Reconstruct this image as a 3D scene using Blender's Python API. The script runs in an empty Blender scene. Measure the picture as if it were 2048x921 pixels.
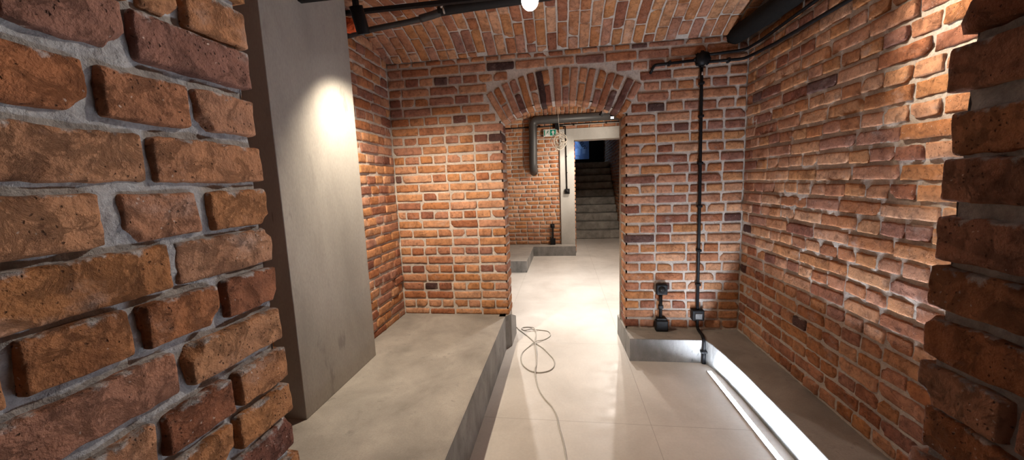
import bpy, math, random
import numpy as np
from mathutils import Matrix, Vector
rng = np.random.default_rng(7)
random.seed(7)
scene = bpy.context.scene
COL = scene.collection

# ------------------------------------------------------------------ numpy noise
_P = np.random.default_rng(3).integers(0, 2**31, 4096)
def _h(ix, iy, iz, k):
    n = (ix * 73856093) ^ (iy * 19349663) ^ (iz * 83492791) ^ (k * 2654435)
    return _P[n & 4095] / 2**30 - 1.0
def vnoise(p, k=0):
    i = np.floor(p).astype(np.int64); f = p - i; f = f * f * (3 - 2 * f)
    x, y, z = i[:, 0], i[:, 1], i[:, 2]; fx, fy, fz = f[:, 0], f[:, 1], f[:, 2]
    def L(a, b, t): return a + (b - a) * t
    c00 = L(_h(x, y, z, k), _h(x + 1, y, z, k), fx); c10 = L(_h(x, y + 1, z, k), _h(x + 1, y + 1, z, k), fx)
    c01 = L(_h(x, y, z + 1, k), _h(x + 1, y, z + 1, k), fx); c11 = L(_h(x, y + 1, z + 1, k), _h(x + 1, y + 1, z + 1, k), fx)
    return L(L(c00, c10, fy), L(c01, c11, fy), fz)
def vnoise3(p, k=0): return np.stack([vnoise(p, k), vnoise(p + 17.3, k + 1), vnoise(p - 9.7, k + 2)], 1)

# ------------------------------------------------------------------ mesh builder
class MB:
    def __init__(s): s.v = []; s.q = []; s.m = []; s.c = []; s.n = 0; s.sm = []
    def add(s, v, q, mat=0, col=(0.5, 0.5, 0.5), smooth=True):
        v = np.asarray(v, float); q = np.asarray(q, int)
        s.v.append(v); s.q.append(q + s.n); s.m.append(np.full(len(q), mat)); s.sm.append(np.full(len(q), smooth))
        c = np.asarray(col, float)
        s.c.append(np.broadcast_to(c, (len(v), 3)) if c.ndim == 1 else c); s.n += len(v)
    def build(s, name, mats, parent=None):
        v = np.concatenate(s.v); q = np.concatenate(s.q); m = np.concatenate(s.m); c = np.concatenate(s.c); sm = np.concatenate(s.sm)
        me = bpy.data.meshes.new(name)
        me.vertices.add(len(v)); me.vertices.foreach_set('co', v.astype(np.float32).ravel())
        me.loops.add(len(q) * 4); me.loops.foreach_set('vertex_index', q.astype(np.int32).ravel())
        me.polygons.add(len(q)); me.polygons.foreach_set('loop_start', np.arange(0, len(q) * 4, 4, dtype=np.int32))
        me.polygons.foreach_set('loop_total', np.full(len(q), 4, np.int32))
        me.polygons.foreach_set('material_index', m.astype(np.int32)); me.polygons.foreach_set('use_smooth', sm.astype(bool))
        me.update(calc_edges=True); me.validate()
        a = me.attributes.new('brick', 'FLOAT_COLOR', 'POINT')
        cc = np.ones((len(v), 4), np.float32); cc[:, :3] = c; a.data.foreach_set('color', cc.ravel())
        for mt in (mats if isinstance(mats, (list, tuple)) else [mats]): me.materials.append(mt)
        o = bpy.data.objects.new(name, me); COL.objects.link(o)
        if parent: o.parent = parent
        return o

def tag(o, label=None, cat=None, group=None, kind=None):
    if label: o['label'] = label
    if cat: o['category'] = cat
    if group: o['group'] = group
    if kind: o['kind'] = kind
    return o
def thing(name, label, cat, loc=(0, 0, 0), group=None):
    o = bpy.data.objects.new(name, None); COL.objects.link(o); o.location = loc; o.empty_display_size = .05
    return tag(o, label, cat, group)
def part(name, mb, mats, parent, label=None):
    o = mb.build(name, mats, None)
    # meshes are written in world coordinates; shift them so the parent's origin is the thing's base
    chain = Vector((0, 0, 0)); p = parent
    while p is not None: chain += p.location; p = p.parent
    o.data.transform(Matrix.Translation(-chain)); o.parent = parent
    if label: o['label'] = label
    return o

_tc = {}
def box_template(nu, nv, nn, back=False):
    key = (nu, nv, nn, back)
    if key in _tc: return _tc[key]
    def lin(n):
        t = np.linspace(-1, 1, n + 1); return .45 * t + .55 * np.sin(t * math.pi / 2)
    a, b, c = lin(nu), lin(nv), lin(nn); idx = {}; V = []; Q = []
    def vid(i, j, k):
        if (i, j, k) not in idx: idx[(i, j, k)] = len(V); V.append((a[i], b[j], c[k]))
        return idx[(i, j, k)]
    for i in range(nu):
        for j in range(nv):
            Q.append([vid(i, j, nn), vid(i + 1, j, nn), vid(i + 1, j + 1, nn), vid(i, j + 1, nn)])
            if back: Q.append([vid(i, j, 0), vid(i, j + 1, 0), vid(i + 1, j + 1, 0), vid(i + 1, j, 0)])
    for i in range(nu):
        for k in range(nn):
            Q.append([vid(i, 0, k), vid(i + 1, 0, k), vid(i + 1, 0, k + 1), vid(i, 0, k + 1)])
            Q.append([vid(i, nv, k), vid(i, nv, k + 1), vid(i + 1, nv, k + 1), vid(i + 1, nv, k)])
    for j in range(nv):
        for k in range(nn):
            Q.append([vid(0, j, k), vid(0, j, k + 1), vid(0, j + 1, k + 1), vid(0, j + 1, k)])
            Q.append([vid(nu, j, k), vid(nu, j + 1, k), vid(nu, j + 1, k + 1), vid(nu, j, k + 1)])
    _tc[key] = (np.array(V, float), np.array(Q, int)); return _tc[key]

def rbox(half, r, nu, nv, nn, back=True):
    V, Q = box_template(nu, nv, nn, back)
    h = np.asarray(half, float); p = V * h; r = min(r, h.min() * .98)
    inner = h - r; q = np.clip(p, -inner, inner); d = p - q
    l = np.linalg.norm(d, axis=1); k = l > 1e-9
    q[k] += d[k] * (r / l[k])[:, None]
    return q, Q

def brick(mb, c, U, Vv, N, L, h, d, res, r=.008, amp=1.0, mat=0, tone=None):
    """c = centre of the front face; the brick reaches d into the wall."""
    cell = res
    nu = max(3, int(L / cell)); nv = max(3, int(h / cell)); nn = max(3, int(d / cell / 1.6)) if res < .012 else 3
    nu = min(nu, 48); nv = min(nv, 16); nn = min(nn, 9)
    p, Q = rbox((L / 2, h / 2, d / 2), r, nu, nv, nn, True)
    vv = p[:, 1] / (h / 2)
    off = rng.uniform(-50, 50, 3)
    w = amp
    p = p + vnoise3(p * 16 + off, 1) * .0024 * w * np.array([1, .75, .8])
    p = p + vnoise3(p * 45 + off, 5) * .0014 * w
    if res < .02: p = p + vnoise3(p * 130 + off, 9) * .0007 * w
    # broken corners
    if rng.random() < .4:
        cu = rng.choice([-1, 1]) * L / 2; cv = rng.choice([-1, 1]) * h / 2
        dd = np.sqrt(((p[:, 0] - cu))**2 + ((p[:, 1] - cv))**2 + ((p[:, 2] - d / 2))**2)
        R_ = rng.uniform(.014, .03); k = np.clip(1 - dd / R_, 0, 1)
        dirn = np.array([-np.sign(cu), -np.sign(cv) * .7, -.8]); p += dirn * (k * R_ * .55)[:, None]
    a = rng.normal(0, .007) * w; ca, sa = math.cos(a), math.sin(a)
    x = p[:, 0] * ca - p[:, 1] * sa; y = p[:, 0] * sa + p[:, 1] * ca; z = p[:, 2] - d / 2 + p[:, 0] * rng.normal(0, .012) * w
    U, Vv, N, c = map(lambda t: np.asarray(t, float), (U, Vv, N, c))
    P = c + x[:, None] * U + y[:, None] * Vv + z[:, None] * N
    if np.dot(np.cross(U, Vv), N) < 0: Q = Q[:, ::-1]
    t = rng.random() if tone is None else tone
    col = np.empty((len(P), 3)); col[:, 0] = t; col[:, 1] = rng.random(); col[:, 2] = vv * .5 + .5
    mb.add(P, Q, mat, col)

def mortar(mb, O, U, Vv, N, L, h, cell, amp=.003, mat=1, drop=None, freq=28):
    nu = max(1, int(L / cell)); nv = max(1, int(h / cell))
    u, v = np.meshgrid(np.linspace(0, L, nu + 1), np.linspace(0, h, nv + 1), indexing='ij')
    u = u.ravel(); v = v.ravel(); O, U, Vv, N = map(lambda t: np.asarray(t, float), (O, U, Vv, N))
    P = O + u[:, None] * U + v[:, None] * Vv
    P = P + (vnoise(P * freq, 3) * amp + vnoise(P * freq * 2.7, 4) * amp * .5 + vnoise(P * 5, 6) * amp * .7)[:, None] * N
    i, j = np.meshgrid(np.arange(nu), np.arange(nv), indexing='ij'); i = i.ravel(); j = j.ravel(); s = nv + 1
    Q = np.stack([i * s + j, (i + 1) * s + j, (i + 1) * s + j + 1, i * s + j + 1], 1)
    if drop is not None:
        cu = u[Q].mean(1); cv = v[Q].mean(1); Q = Q[~drop(cu, cv)]
    if np.dot(np.cross(U, Vv), N) < 0: Q = Q[:, ::-1]
    mb.add(P, Q, mat)

def fill(a, b, kind, joint, first=None, shift=0):
    """list of (start, end) bricks on [a, b]"""
    if b - a < .035: return []
    base = .252 if kind == 's' else .122
    out = []; x = a
    if first: out.append((x, x + first)); x += first + joint
    if shift and b - a > .2:
        L = base * shift; out.append((x, x + L)); x += L + joint
    while x < b - .001:
        k = kind
        if rng.random() < .06: k = 'h' if kind == 's' else 's'
        L = (.252 if k == 's' else .122) * (1 + rng.normal(0, .05))
        L = max(L, .05)
        if x + L + joint + .05 > b:
            L = b - x
            if L > .28: out.append((x, x + L * .55 - joint / 2)); out.append((x + L * .55 + joint / 2, b)); break
        out.append((x, min(x + L, b))); x += L + joint
    return out

def wall_bricks(mb, O, U, N, rows, intervals, res, depth=.1, bh=.067, prot=0.0, joint=.0135, amp=1.0, r=.008, first=None, tones=None):
    """rows: [(zc, kind)], intervals(zc) -> [(a, b)] along U from O; bricks front in the wall plane"""
    Z = np.array([0, 0, 1.])
    O, U, N = map(lambda t: np.asarray(t, float), (O, U, N))
    for ri, (zc, kind, hh) in enumerate(rows):
        for (a, b) in intervals(zc):
            f = first(kind, a, b) if first else None
            for (s, e) in fill(a, b, kind, joint, f, shift=(.5 if kind == 's' and not f and rng.random() < .8 else (rng.uniform(.5, 1) if not f else 0))):
                c = O + U * ((s + e) / 2) + Z * (zc + rng.normal(0, .0015)) + N * (rng.normal(0, .0022) * amp)
                t = rng.random()
                if tones is not None: t = tones((s + e) / 2, zc, t)
                brick(mb, c, U, Z, N, e - s, hh * (1 + rng.normal(0, .02)), depth, res, r, amp, 0, t)

def tube_pts(pts, r, seg=10, closed_ends=True, rfun=None):
    pts = [np.asarray(p, float) for p in pts]; n = len(pts); V = []; Q = []
    T = [(pts[min(i + 1, n - 1)] - pts[max(i - 1, 0)]) for i in range(n)]
    T = [t / (np.linalg.norm(t) + 1e-12) for t in T]
    up = np.array([0, 0, 1.]) if abs(T[0][2]) < .9 else np.array([1., 0, 0])
    A = np.cross(T[0], up); A /= np.linalg.norm(A)
    for i in range(n):
        A = A - T[i] * np.dot(A, T[i]); A /= np.linalg.norm(A); B = np.cross(T[i], A)
        rr = r if rfun is None else rfun(i / (n - 1))
        for k in range(seg):
            t = 2 * math.pi * k / seg; V.append(pts[i] + rr * (math.cos(t) * A + math.sin(t) * B))
    for i in range(n - 1):
        for k in range(seg):
            k2 = (k + 1) % seg; Q.append([i * seg + k, i * seg + k2, (i + 1) * seg + k2, (i + 1) * seg + k])
    if closed_ends:
        for e, i in ((0, 0), (1, n - 1)):
            ci = len(V); V.append(pts[i]); 
            for k in range(0, seg, 2):
                a, b, c = i * seg + k, i * seg + (k + 1) % seg, i * seg + (k + 2) % seg
                Q.append([ci, c, b, a] if e == 0 else [ci, a, b, c])
    return np.array(V), np.array(Q)
def tube(mb, pts, r, seg=10, mat=0, rfun=None, ends=True):
    v, q = tube_pts(pts, r, seg, ends, rfun); mb.add(v, q, mat)
def smooth_path(pts, n=8):
    P = [np.asarray(p, float) for p in pts]; P = [2 * P[0] - P[1]] + P + [2 * P[-1] - P[-2]]; out = []
    for i in range(1, len(P) - 2):
        for k in range(n):
            t = k / n; a, b, c, d = P[i - 1], P[i], P[i + 1], P[i + 2]
            out.append(.5 * ((2 * b) + (c - a) * t + (2 * a - 5 * b + 4 * c - d) * t * t + (3 * b - a - 3 * c + d) * t**3))
    out.append(P[-2]); return out
def elbow_path(pts, rad=.03, n=5):
    P = [np.asarray(p, float) for p in pts]; out = [P[0]]
    for i in range(1, len(P) - 1):
        a = P[i - 1] - P[i]; b = P[i + 1] - P[i]; la, lb = np.linalg.norm(a), np.linalg.norm(b); r = min(rad, la * .45, lb * .45)
        p0 = P[i] + a / la * r; p2 = P[i] + b / lb * r
        for k in range(n + 1):
            t = k / n; out.append((1 - t)**2 * p0 + 2 * t * (1 - t) * P[i] + t * t * p2)
    out.append(P[-1]); return out
def box(mb, lo, hi, r=.004, n=3, mat=0):
    lo, hi = np.asarray(lo, float), np.asarray(hi, float)
    h = (hi - lo) / 2; r = min(r, h.min() * .9)
    k = ('b',); 
    if k not in _tc:
        idx = {}; V = []; Q = []; m = 5
        def vid(*t):
            if t not in idx: idx[t] = len(V); V.append(t)
            return idx[t]
        for a in range(m):
            for b in range(m):
                for ax in range(3):
                    for side in (0, m):
                        c = []
                        for (da, db) in ((0, 0), (1, 0), (1, 1), (0, 1)):
                            t = [0, 0, 0]; t[ax] = side; t[(ax + 1) % 3] = a + da; t[(ax + 2) % 3] = b + db; c.append(vid(*t))
                        Q.append(c if side else c[::-1])
        _tc[k] = (np.array(V), np.array(Q))
    Vi, Q = _tc[k]
    p = np.empty((len(Vi), 3))
    for ax in range(3):
        g = np.array([-h[ax], -h[ax] + .35 * r, -h[ax] + r, h[ax] - r, h[ax] - .35 * r, h[ax]]); p[:, ax] = g[Vi[:, ax]]
    q = np.clip(p, -(h - r), h - r); d = p - q; l = np.linalg.norm(d, axis=1); kk = l > 1e-9; q[kk] += d[kk] * (r / l[kk])[:, None]
    mb.add(q + (lo + hi) / 2, Q, mat, smooth=False)
def cyl(mb, a, b, r, seg=24, mat=0): 
    a, b = np.asarray(a, float), np.asarray(b, float); d = (b - a); L = np.linalg.norm(d); d = d / L; e = min(.002, L / 5)
    pts = [a, a + d * 1e-5, a + d * e, b - d * e, b - d * 1e-5, b]; rs = [r - e, r - e, r, r, r - e, r - e]
    v, q = tube_pts(pts, r, seg, True, lambda t: rs[int(round(t * 5))]); mb.add(v, q, mat)
def disc(mb, c, n, r, seg=24, mat=0): cyl(mb, np.array(c, float), np.array(c, float) + np.array(n, float) * .003, r, seg, mat)
def prism(mb, poly, O, U, Vv, N, t, mat=0):
    """flat outline extruded by t along N"""
    O, U, Vv, N = map(lambda x: np.asarray(x, float), (O, U, Vv, N)); n = len(poly)
    F = [O + U * a + Vv * b + N * t for a, b in poly]; B = [O + U * a + Vv * b for a, b in poly]; V = F + B + [sum(F) / n]
    Q = []
    for i in range(n):
        j = (i + 1) % n; Q.append([i, j, n + j, n + i][::-1]); 
    for i in range(0, n, 1):
        j = (i + 1) % n; Q.append([2 * n, i, j, j])
    # degenerate fans are avoided by using triangles doubled on an inserted midpoint
    V2 = list(V); Q2 = Q[:n]
    for i in range(n):
        j = (i + 1) % n; V2.append((np.array(F[i]) + np.array(F[j])) / 2); Q2.append([2 * n, i, len(V2) - 1, j])
    mb.add(np.array(V2), np.array(Q2), mat, smooth=False)

# ------------------------------------------------------------------ materials
def mat_new(name):
    m = bpy.data.materials.new(name); m.use_nodes = True; nt = m.node_tree; nt.nodes.clear()
    out = nt.nodes.new('ShaderNodeOutputMaterial'); b = nt.nodes.new('ShaderNodeBsdfPrincipled')
    nt.links.new(b.outputs[0], out.inputs[0]); return m, nt, b
class G:
    def __init__(s, nt): s.nt = nt; s.N = nt.nodes; s.L = nt.links
    def node(s, t, **k):
        n = s.N.new(t)
        for a, v in k.items(): setattr(n, a, v)
        return n
    def put(s, sock, v):
        if hasattr(v, 'is_linked') or isinstance(v, bpy.types.NodeSocket): s.L.new(v, sock)
        else: sock.default_value = v
    def coord(s): 
        return s.node('ShaderNodeTexCoord').outputs['Object']
    def mapping(s, vec, scale=(1, 1, 1), loc=(0, 0, 0)):
        n = s.node('ShaderNodeMapping'); s.L.new(vec, n.inputs[0]); n.inputs['Scale'].default_value = scale; n.inputs['Location'].default_value = loc; return n.outputs[0]
    def noise(s, vec, scale, detail=4, rough=.55, dist=0):
        n = s.node('ShaderNodeTexNoise'); s.L.new(vec, n.inputs['Vector']); n.inputs['Scale'].default_value = scale
        n.inputs['Detail'].default_value = detail; n.inputs['Roughness'].default_value = rough; n.inputs['Distortion'].default_value = dist; return n.outputs['Fac']
    def voro(s, vec, scale, out='Distance', feature='F1', rnd=1):
        n = s.node('ShaderNodeTexVoronoi', feature=feature); s.L.new(vec, n.inputs['Vector']); n.inputs['Scale'].default_value = scale; n.inputs['Randomness'].default_value = rnd; return n.outputs[out]
    def math(s, op, a, b=0.0, c=None, clamp=False):
        n = s.node('ShaderNodeMath', operation=op, use_clamp=clamp); s.put(n.inputs[0], a); s.put(n.inputs[1], b)
        if c is not None: s.put(n.inputs[2], c)
        return n.outputs[0]
    def rng(s, v, a, b, c=0.0, d=1.0):
        n = s.node('ShaderNodeMapRange', interpolation_type='SMOOTHSTEP'); s.put(n.inputs[0], v); n.inputs[1].default_value = a; n.inputs[2].default_value = b
        n.inputs[3].default_value = c; n.inputs[4].default_value = d; return n.outputs[0]
    def mix(s, f, a, b, bt='MIX'):
        n = s.node('ShaderNodeMix', data_type='RGBA', blend_type=bt); s.put(n.inputs[0], f)
        for i, v in ((6, a), (7, b)):
            if isinstance(v, bpy.types.NodeSocket): s.L.new(v, n.inputs[i])
            else: n.inputs[i].default_value = (v[0], v[1], v[2], 1)
        return n.outputs[2]
    def ramp(s, f, stops):
        n = s.node('ShaderNodeValToRGB'); s.put(n.inputs[0], f); e = n.color_ramp.elements
        while len(e) < len(stops): e.new(.5)
        for i, (p, c) in enumerate(stops): e[i].position = p; e[i].color = (c[0], c[1], c[2], 1)
        return n.outputs[0]
    def bump(s, h, dist, strength=1.0, prev=None):
        n = s.node('ShaderNodeBump'); s.put(n.inputs['Height'], h); n.inputs['Distance'].default_value = dist; n.inputs['Strength'].default_value = strength
        if prev is not None: s.L.new(prev, n.inputs['Normal'])
        return n.outputs[0]

MORTAR = (.53, .475, .42)
def mat_brick(name, near=False, bright=1.0, mort=MORTAR):
    m, nt, b = mat_new(name); g = G(nt); co = g.coord()
    at = g.node('ShaderNodeAttribute', attribute_name='brick'); sp = g.node('ShaderNodeSeparateColor'); nt.links.new(at.outputs['Color'], sp.inputs[0])
    r1, r2, vv = sp.outputs
    k = bright
    base = g.ramp(r1, [(0, (.055 * k, .03 * k, .028 * k)), (.015, (.13 * k, .06 * k, .048 * k)), (.035, (.25 * k, .10 * k, .066 * k)), (.25, (.38 * k, .155 * k, .078 * k)),
                       (.6, (.45 * k, .205 * k, .092 * k)), (1, (.50 * k, .25 * k, .12 * k))])
    hsv = g.node('ShaderNodeHueSaturation'); nt.links.new(base, hsv.inputs['Color']); nt.links.new(g.rng(r2, 0, 1, .86, 1.04), hsv.inputs['Saturation']); nt.links.new(g.rng(r2, 1, 0, .90, 1.10), hsv.inputs['Value'])
    c = hsv.outputs[0]
    n1 = g.noise(co, 9, 6, .62); n2 = g.noise(co, 38, 5, .6); n3 = g.noise(co, 170, 3, .6)
    c = g.mix(1.0, c, g.ramp(n1, [(.3, (.66, .62, .6)), (.5, (1, 1, 1)), (.72, (1.22, 1.2, 1.12))]), 'MULTIPLY')
    c = g.mix(1.0, c, g.ramp(n2, [(.3, (.62, .6, .6)), (.48, (1, 1, 1)), (.7, (1.15, 1.13, 1.1))]), 'MULTIPLY')
    # pale inclusions
    wn = g.node('ShaderNodeTexNoise'); nt.links.new(co, wn.inputs['Vector']); wn.inputs['Scale'].default_value = 160; wn.inputs['Detail'].default_value = 2
    wv = g.node('ShaderNodeVectorMath', operation='MULTIPLY_ADD'); nt.links.new(wn.outputs['Color'], wv.inputs[0]); wv.inputs[1].default_value = (.007,) * 3; nt.links.new(co, wv.inputs[2]); cw_ = wv.outputs[0]
    vd = g.voro(cw_, 120); vc = g.voro(cw_, 120, 'Color'); s2 = g.node('ShaderNodeSeparateColor'); nt.links.new(vc, s2.inputs[0])
    spk = g.math('MULTIPLY', g.rng(vd, .26, .14), g.rng(s2.outputs[0], .90, .93))
    c = g.mix(g.math('MULTIPLY', spk, .75), c, (.62, .50, .42))
    # dark pits
    pd = g.voro(g.mapping(cw_, (1, 1, 1), (3, 1, 2)), 150); pc = g.voro(g.mapping(cw_, (1, 1, 1), (3, 1, 2)), 150, 'Color'); s3 = g.node('ShaderNodeSeparateColor'); nt.links.new(pc, s3.inputs[0])
    pit = g.math('MULTIPLY', g.rng(pd, .34, .12), g.rng(s3.outputs[0], .78, .86))
    c = g.mix(g.math('MULTIPLY', pit, .7), c, (.045, .02, .015))
    # lime film and mortar smears
    lime = g.math('MULTIPLY', g.rng(g.noise(g.mapping(co, (1, 1, 1.6), (5, 2, 7)), 6, 7, .65), .56, .74), .42)
    c = g.mix(lime, c, (.46, .37, .33))
    edge = g.math('ADD', vv, g.math('MULTIPLY', g.math('SUBTRACT', g.noise(co, 30, 5, .65), .5), .9 if near else .5))
    sm = g.rng(edge, .93 if near else .97, 1.06 if near else 1.08); c = g.mix(g.math('MULTIPLY', sm, .85), c, (mort[0], mort[1], mort[2]))
    nt.links.new(c, b.inputs['Base Color']); b.inputs['Roughness'].default_value = .88; b.inputs['Specular IOR Level'].default_value = .25
    h = g.math('ADD', g.math('MULTIPLY', n2, .6), g.math('ADD', g.math('MULTIPLY', n3, .5 if near else .35), g.math('MULTIPLY', pit, -.5)))
    crack = g.rng(g.noise(co, 22, 8, .75, .6), .35, .5)
    h = g.math('ADD', h, g.math('MULTIPLY', crack, .45))
    nt.links.new(g.bump(h, .0075 if near else .006, .9), b.inputs['Normal'])
    return m
def mat_mortar(name, col=MORTAR):
    m, nt, b = mat_new(name); g = G(nt); co = g.coord()
    n1 = g.noise(co, 7, 6, .6); n2 = g.noise(co, 90, 5, .7)
    c = g.mix(1, (col[0], col[1], col[2]), g.ramp(n1, [(.3, (.8, .8, .82)), (.7, (1.12, 1.1, 1.08))]), 'MULTIPLY')
    c = g.mix(1, c, g.ramp(n2, [(.3, (.75, .75, .75)), (.6, (1.08, 1.08, 1.08))]), 'MULTIPLY')
    nt.links.new(c, b.inputs['Base Color']); b.inputs['Roughness'].default_value = .95; b.inputs['Specular IOR Level'].default_value = .15
    nt.links.new(g.bump(g.math('ADD', g.math('MULTIPLY', n2, .7), g.noise(co, 35, 4, .6)), .006, .9), b.inputs['Normal'])
    return m
def mat_concrete(name, col, blotch=.35, dark=(.12, .115, .11), rough=.6, specks=True, streak=(1, 1, 1), scale=1.0, film=.0):
    m, nt, b = mat_new(name); g = G(nt); co = g.mapping(g.coord(), streak)
    n1 = g.noise(co, 2.3 * scale, 7, .62, .4); n2 = g.noise(co, 14 * scale, 6, .65, .3); n3 = g.noise(co, 120, 4, .6)
    c = g.mix(1, (col[0], col[1], col[2]), g.ramp(n1, [(.3, (1 - blotch * .6,) * 3), (.7, (1 + blotch * .45,) * 3)]), 'MULTIPLY')
    c = g.mix(1, c, g.ramp(n3, [(.3, (.9, .9, .9)), (.7, (1.07, 1.07, 1.07))]), 'MULTIPLY')
    stain = g.math('MULTIPLY', g.rng(n2, .56, .68), g.rng(g.noise(co, 3.1 * scale, 3, .5), .48, .62))
    c = g.mix(g.math('MULTIPLY', stain, blotch * 1.3, clamp=True), c, dark)
    if specks:
        vd = g.voro(g.mapping(co, (1, 1, .45)), 26); vc = g.voro(g.mapping(co, (1, 1, .45)), 26, 'Color'); s3 = g.node('ShaderNodeSeparateColor'); nt.links.new(vc, s3.inputs[0])
        sp = g.math('MULTIPLY', g.rng(vd, .16, .06), g.rng(s3.outputs[0], .8, .86)); c = g.mix(g.math('MULTIPLY', sp, .6), c, dark)
    nt.links.new(c, b.inputs['Base Color']); b.inputs['Roughness'].default_value = rough; b.inputs['Specular IOR Level'].default_value = .35
    nt.links.new(g.bump(g.math('ADD', g.math('MULTIPLY', n3, .3), n2), .0016, .6), b.inputs['Normal'])
    return m
def mat_plain(name, col, rough=.5, metal=0.0, bumpy=0.0, emit=None, es=1.0):
    m, nt, b = mat_new(name); g = G(nt); co = g.coord(); n = g.noise(co, 60, 3, .6)
    nt.links.new(g.mix(1, col, g.ramp(n, [(.3, (.86,) * 3), (.7, (1.1,) * 3)]), 'MULTIPLY'), b.inputs['Base Color'])
    b.inputs['Roughness'].default_value = rough; b.inputs['Metallic'].default_value = metal
    if max(col) < .03: b.inputs['Specular IOR Level'].default_value = .18
    if bumpy: nt.links.new(g.bump(n, bumpy, .6), b.inputs['Normal'])
    if emit: b.inputs['Emission Color'].default_value = (*emit, 1); b.inputs['Emission Strength'].default_value = es
    return m
def mat_floor():
    m, nt, b = mat_new('floor_tiles'); g = G(nt); co = g.coord()
    br = g.node('ShaderNodeTexBrick'); nt.links.new(g.mapping(co, (1, 1, 1), (-.524 + 11.8, -2.263 + 11.81, 0)), br.inputs['Vector'])
    br.offset = 0; br.inputs['Scale'].default_value = 1; br.inputs['Brick Width'].default_value = 1.18; br.inputs['Row Height'].default_value = 1.181
    br.inputs['Mortar Size'].default_value = .0022; br.inputs['Mortar Smooth'].default_value = .1
    n1 = g.noise(co, 1.6, 7, .62, .5); n2 = g.noise(co, 9, 6, .65); n3 = g.noise(co, 60, 4, .6)
    c = g.mix(1, (.56, .53, .49), g.ramp(n1, [(.3, (.80, .79, .78)), (.7, (1.08, 1.08, 1.08))]), 'MULTIPLY')
    c = g.mix(g.math('MULTIPLY', g.math('MULTIPLY', g.rng(n2, .55, .7), g.rng(n1, .5, .35)), .35), c, (.36, .33, .30))
    c = g.mix(1, c, g.ramp(n3, [(.3, (.95,) * 3), (.7, (1.03,) * 3)]), 'MULTIPLY')
    c = g.mix(br.outputs['Fac'], c, (.36, .33, .30))
    nt.links.new(c, b.inputs['Base Color']); nt.links.new(g.rng(n2, .3, .7, .34, .5), b.inputs['Roughness'])
    nt.links.new(g.bump(g.math('SUBTRACT', g.math('MULTIPLY', n2, .15), br.outputs['Fac']), .001, .5), b.inputs['Normal'])
    return m

M = dict(
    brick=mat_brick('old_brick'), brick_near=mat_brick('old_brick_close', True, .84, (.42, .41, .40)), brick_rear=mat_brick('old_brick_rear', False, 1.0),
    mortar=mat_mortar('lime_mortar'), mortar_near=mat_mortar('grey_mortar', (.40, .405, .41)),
    floor=mat_floor(),
    conc=mat_concrete('concrete_ledge', (.305, .288, .262), .5, (.17, .165, .155), .55, False, (1, 1, 1), 1.3),
    conc_side=mat_concrete('concrete_riser', (.255, .252, .245), .9, (.11, .11, .115), .6, False, (1, 1, .5), 2.2),
    pillar=mat_concrete('concrete_panel', (.34, .33, .305), .38, (.13, .125, .12), .55, True, (1, 1, .35), .8),
    door=mat_concrete('concrete_surround', (.46, .45, .42), .25, (.2, .19, .18), .7, False, (1, 1, .6)),
    stair=mat_concrete('stair_stone', (.30, .285, .255), .8, (.10, .095, .09), .8, True, (1, 1, 1), 2.0),
    black=mat_plain('black_paint', (.009, .009, .010), .5), blackm=mat_plain('black_matte', (.016, .015, .015), .7),
    duct=mat_plain('dark_wrap', (.035, .034, .034), .5, 0, .002), rearpipe=mat_plain('anthracite_wrap', (.055, .055, .056), .42, 0, .003),
    sooty=mat_plain('sooty_wrap', (.009, .008, .0075), .9, 0, .004),
    cable=mat_plain('grey_cable', (.42, .40, .36), .5), steel=mat_plain('cover_plate', (.25, .25, .25), .25, .6),
    white=mat_plain('sign_white', (.75, .76, .75), .5), green=mat_plain('sign_green', (.0, .25, .16), .5),
    wire=mat_plain('pale_wire', (.78, .72, .62), .4), insul=mat_plain('orange_foam', (.75, .12, .03), .8, 0, .01),
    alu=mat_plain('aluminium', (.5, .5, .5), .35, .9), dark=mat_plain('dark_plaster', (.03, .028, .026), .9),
    led=mat_plain('led_diffuser', (.8, .8, .8), .5, 0, 0, (.80, .88, 1.0), 125), bulb=mat_plain('lamp_glow', (.8, .8, .8), .5, 0, 0, (1, .9, .82), 11),
    lens=mat_plain('lamp_lens', (.8, .8, .8), .5, 0, 0, (1, .93, .84), 25), blue=mat_plain('blue_tube', (.5, .6, .8), .5, 0, 0, (.35, .62, 1.0), 9),
    poster=mat_plain('poster_paper', (.18, .24, .42), .7), poster2=mat_plain('poster_pale', (.35, .42, .6), .7), ink=mat_plain('ink', (.01, .01, .015), .7),
)

# ------------------------------------------------------------------ sizes
YW, YB = 3.34, 3.585            # arch wall faces
XL, XR = -1.557, 1.485         # room side walls
XA, ZP = -.557, .318           # left platform
ZS = .199                      # right step
PITCH = .0857; Z0 = .338
HW = .53                       # half width of the arch opening
AR, ACZ = 1.04, 1.195; AXC = .003  # arch radius, centre height
EX, EY = .29, 0
VZ = 2.655                     # spring line of the vaults

def rows(z_from, z_to):
    out = []; k = int(math.floor((z_from - Z0) / PITCH)) - 1
    while True:
        zc = Z0 + k * PITCH
        if zc - .034 > z_to: break
        lo, hi = max(zc - .0335, z_from), min(zc + .0335, z_to)
        if hi - lo > .018: out.append(((lo + hi) / 2, 'h' if k % 2 else 's', hi - lo))
        k += 1
    return out
Z = np.array([0, 0, 1.]); X = np.array([1., 0, 0]); Y = np.array([0, 1., 0])

def in_opening(x, z, grow=0.0):
    xx = x - AXC; zs = ACZ + math.sqrt(max((AR)**2 - HW**2, 0))
    return (np.abs(xx) < HW + grow) & ((z < zs) | ((xx**2 + (z - ACZ)**2) < (AR + grow)**2))

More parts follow.
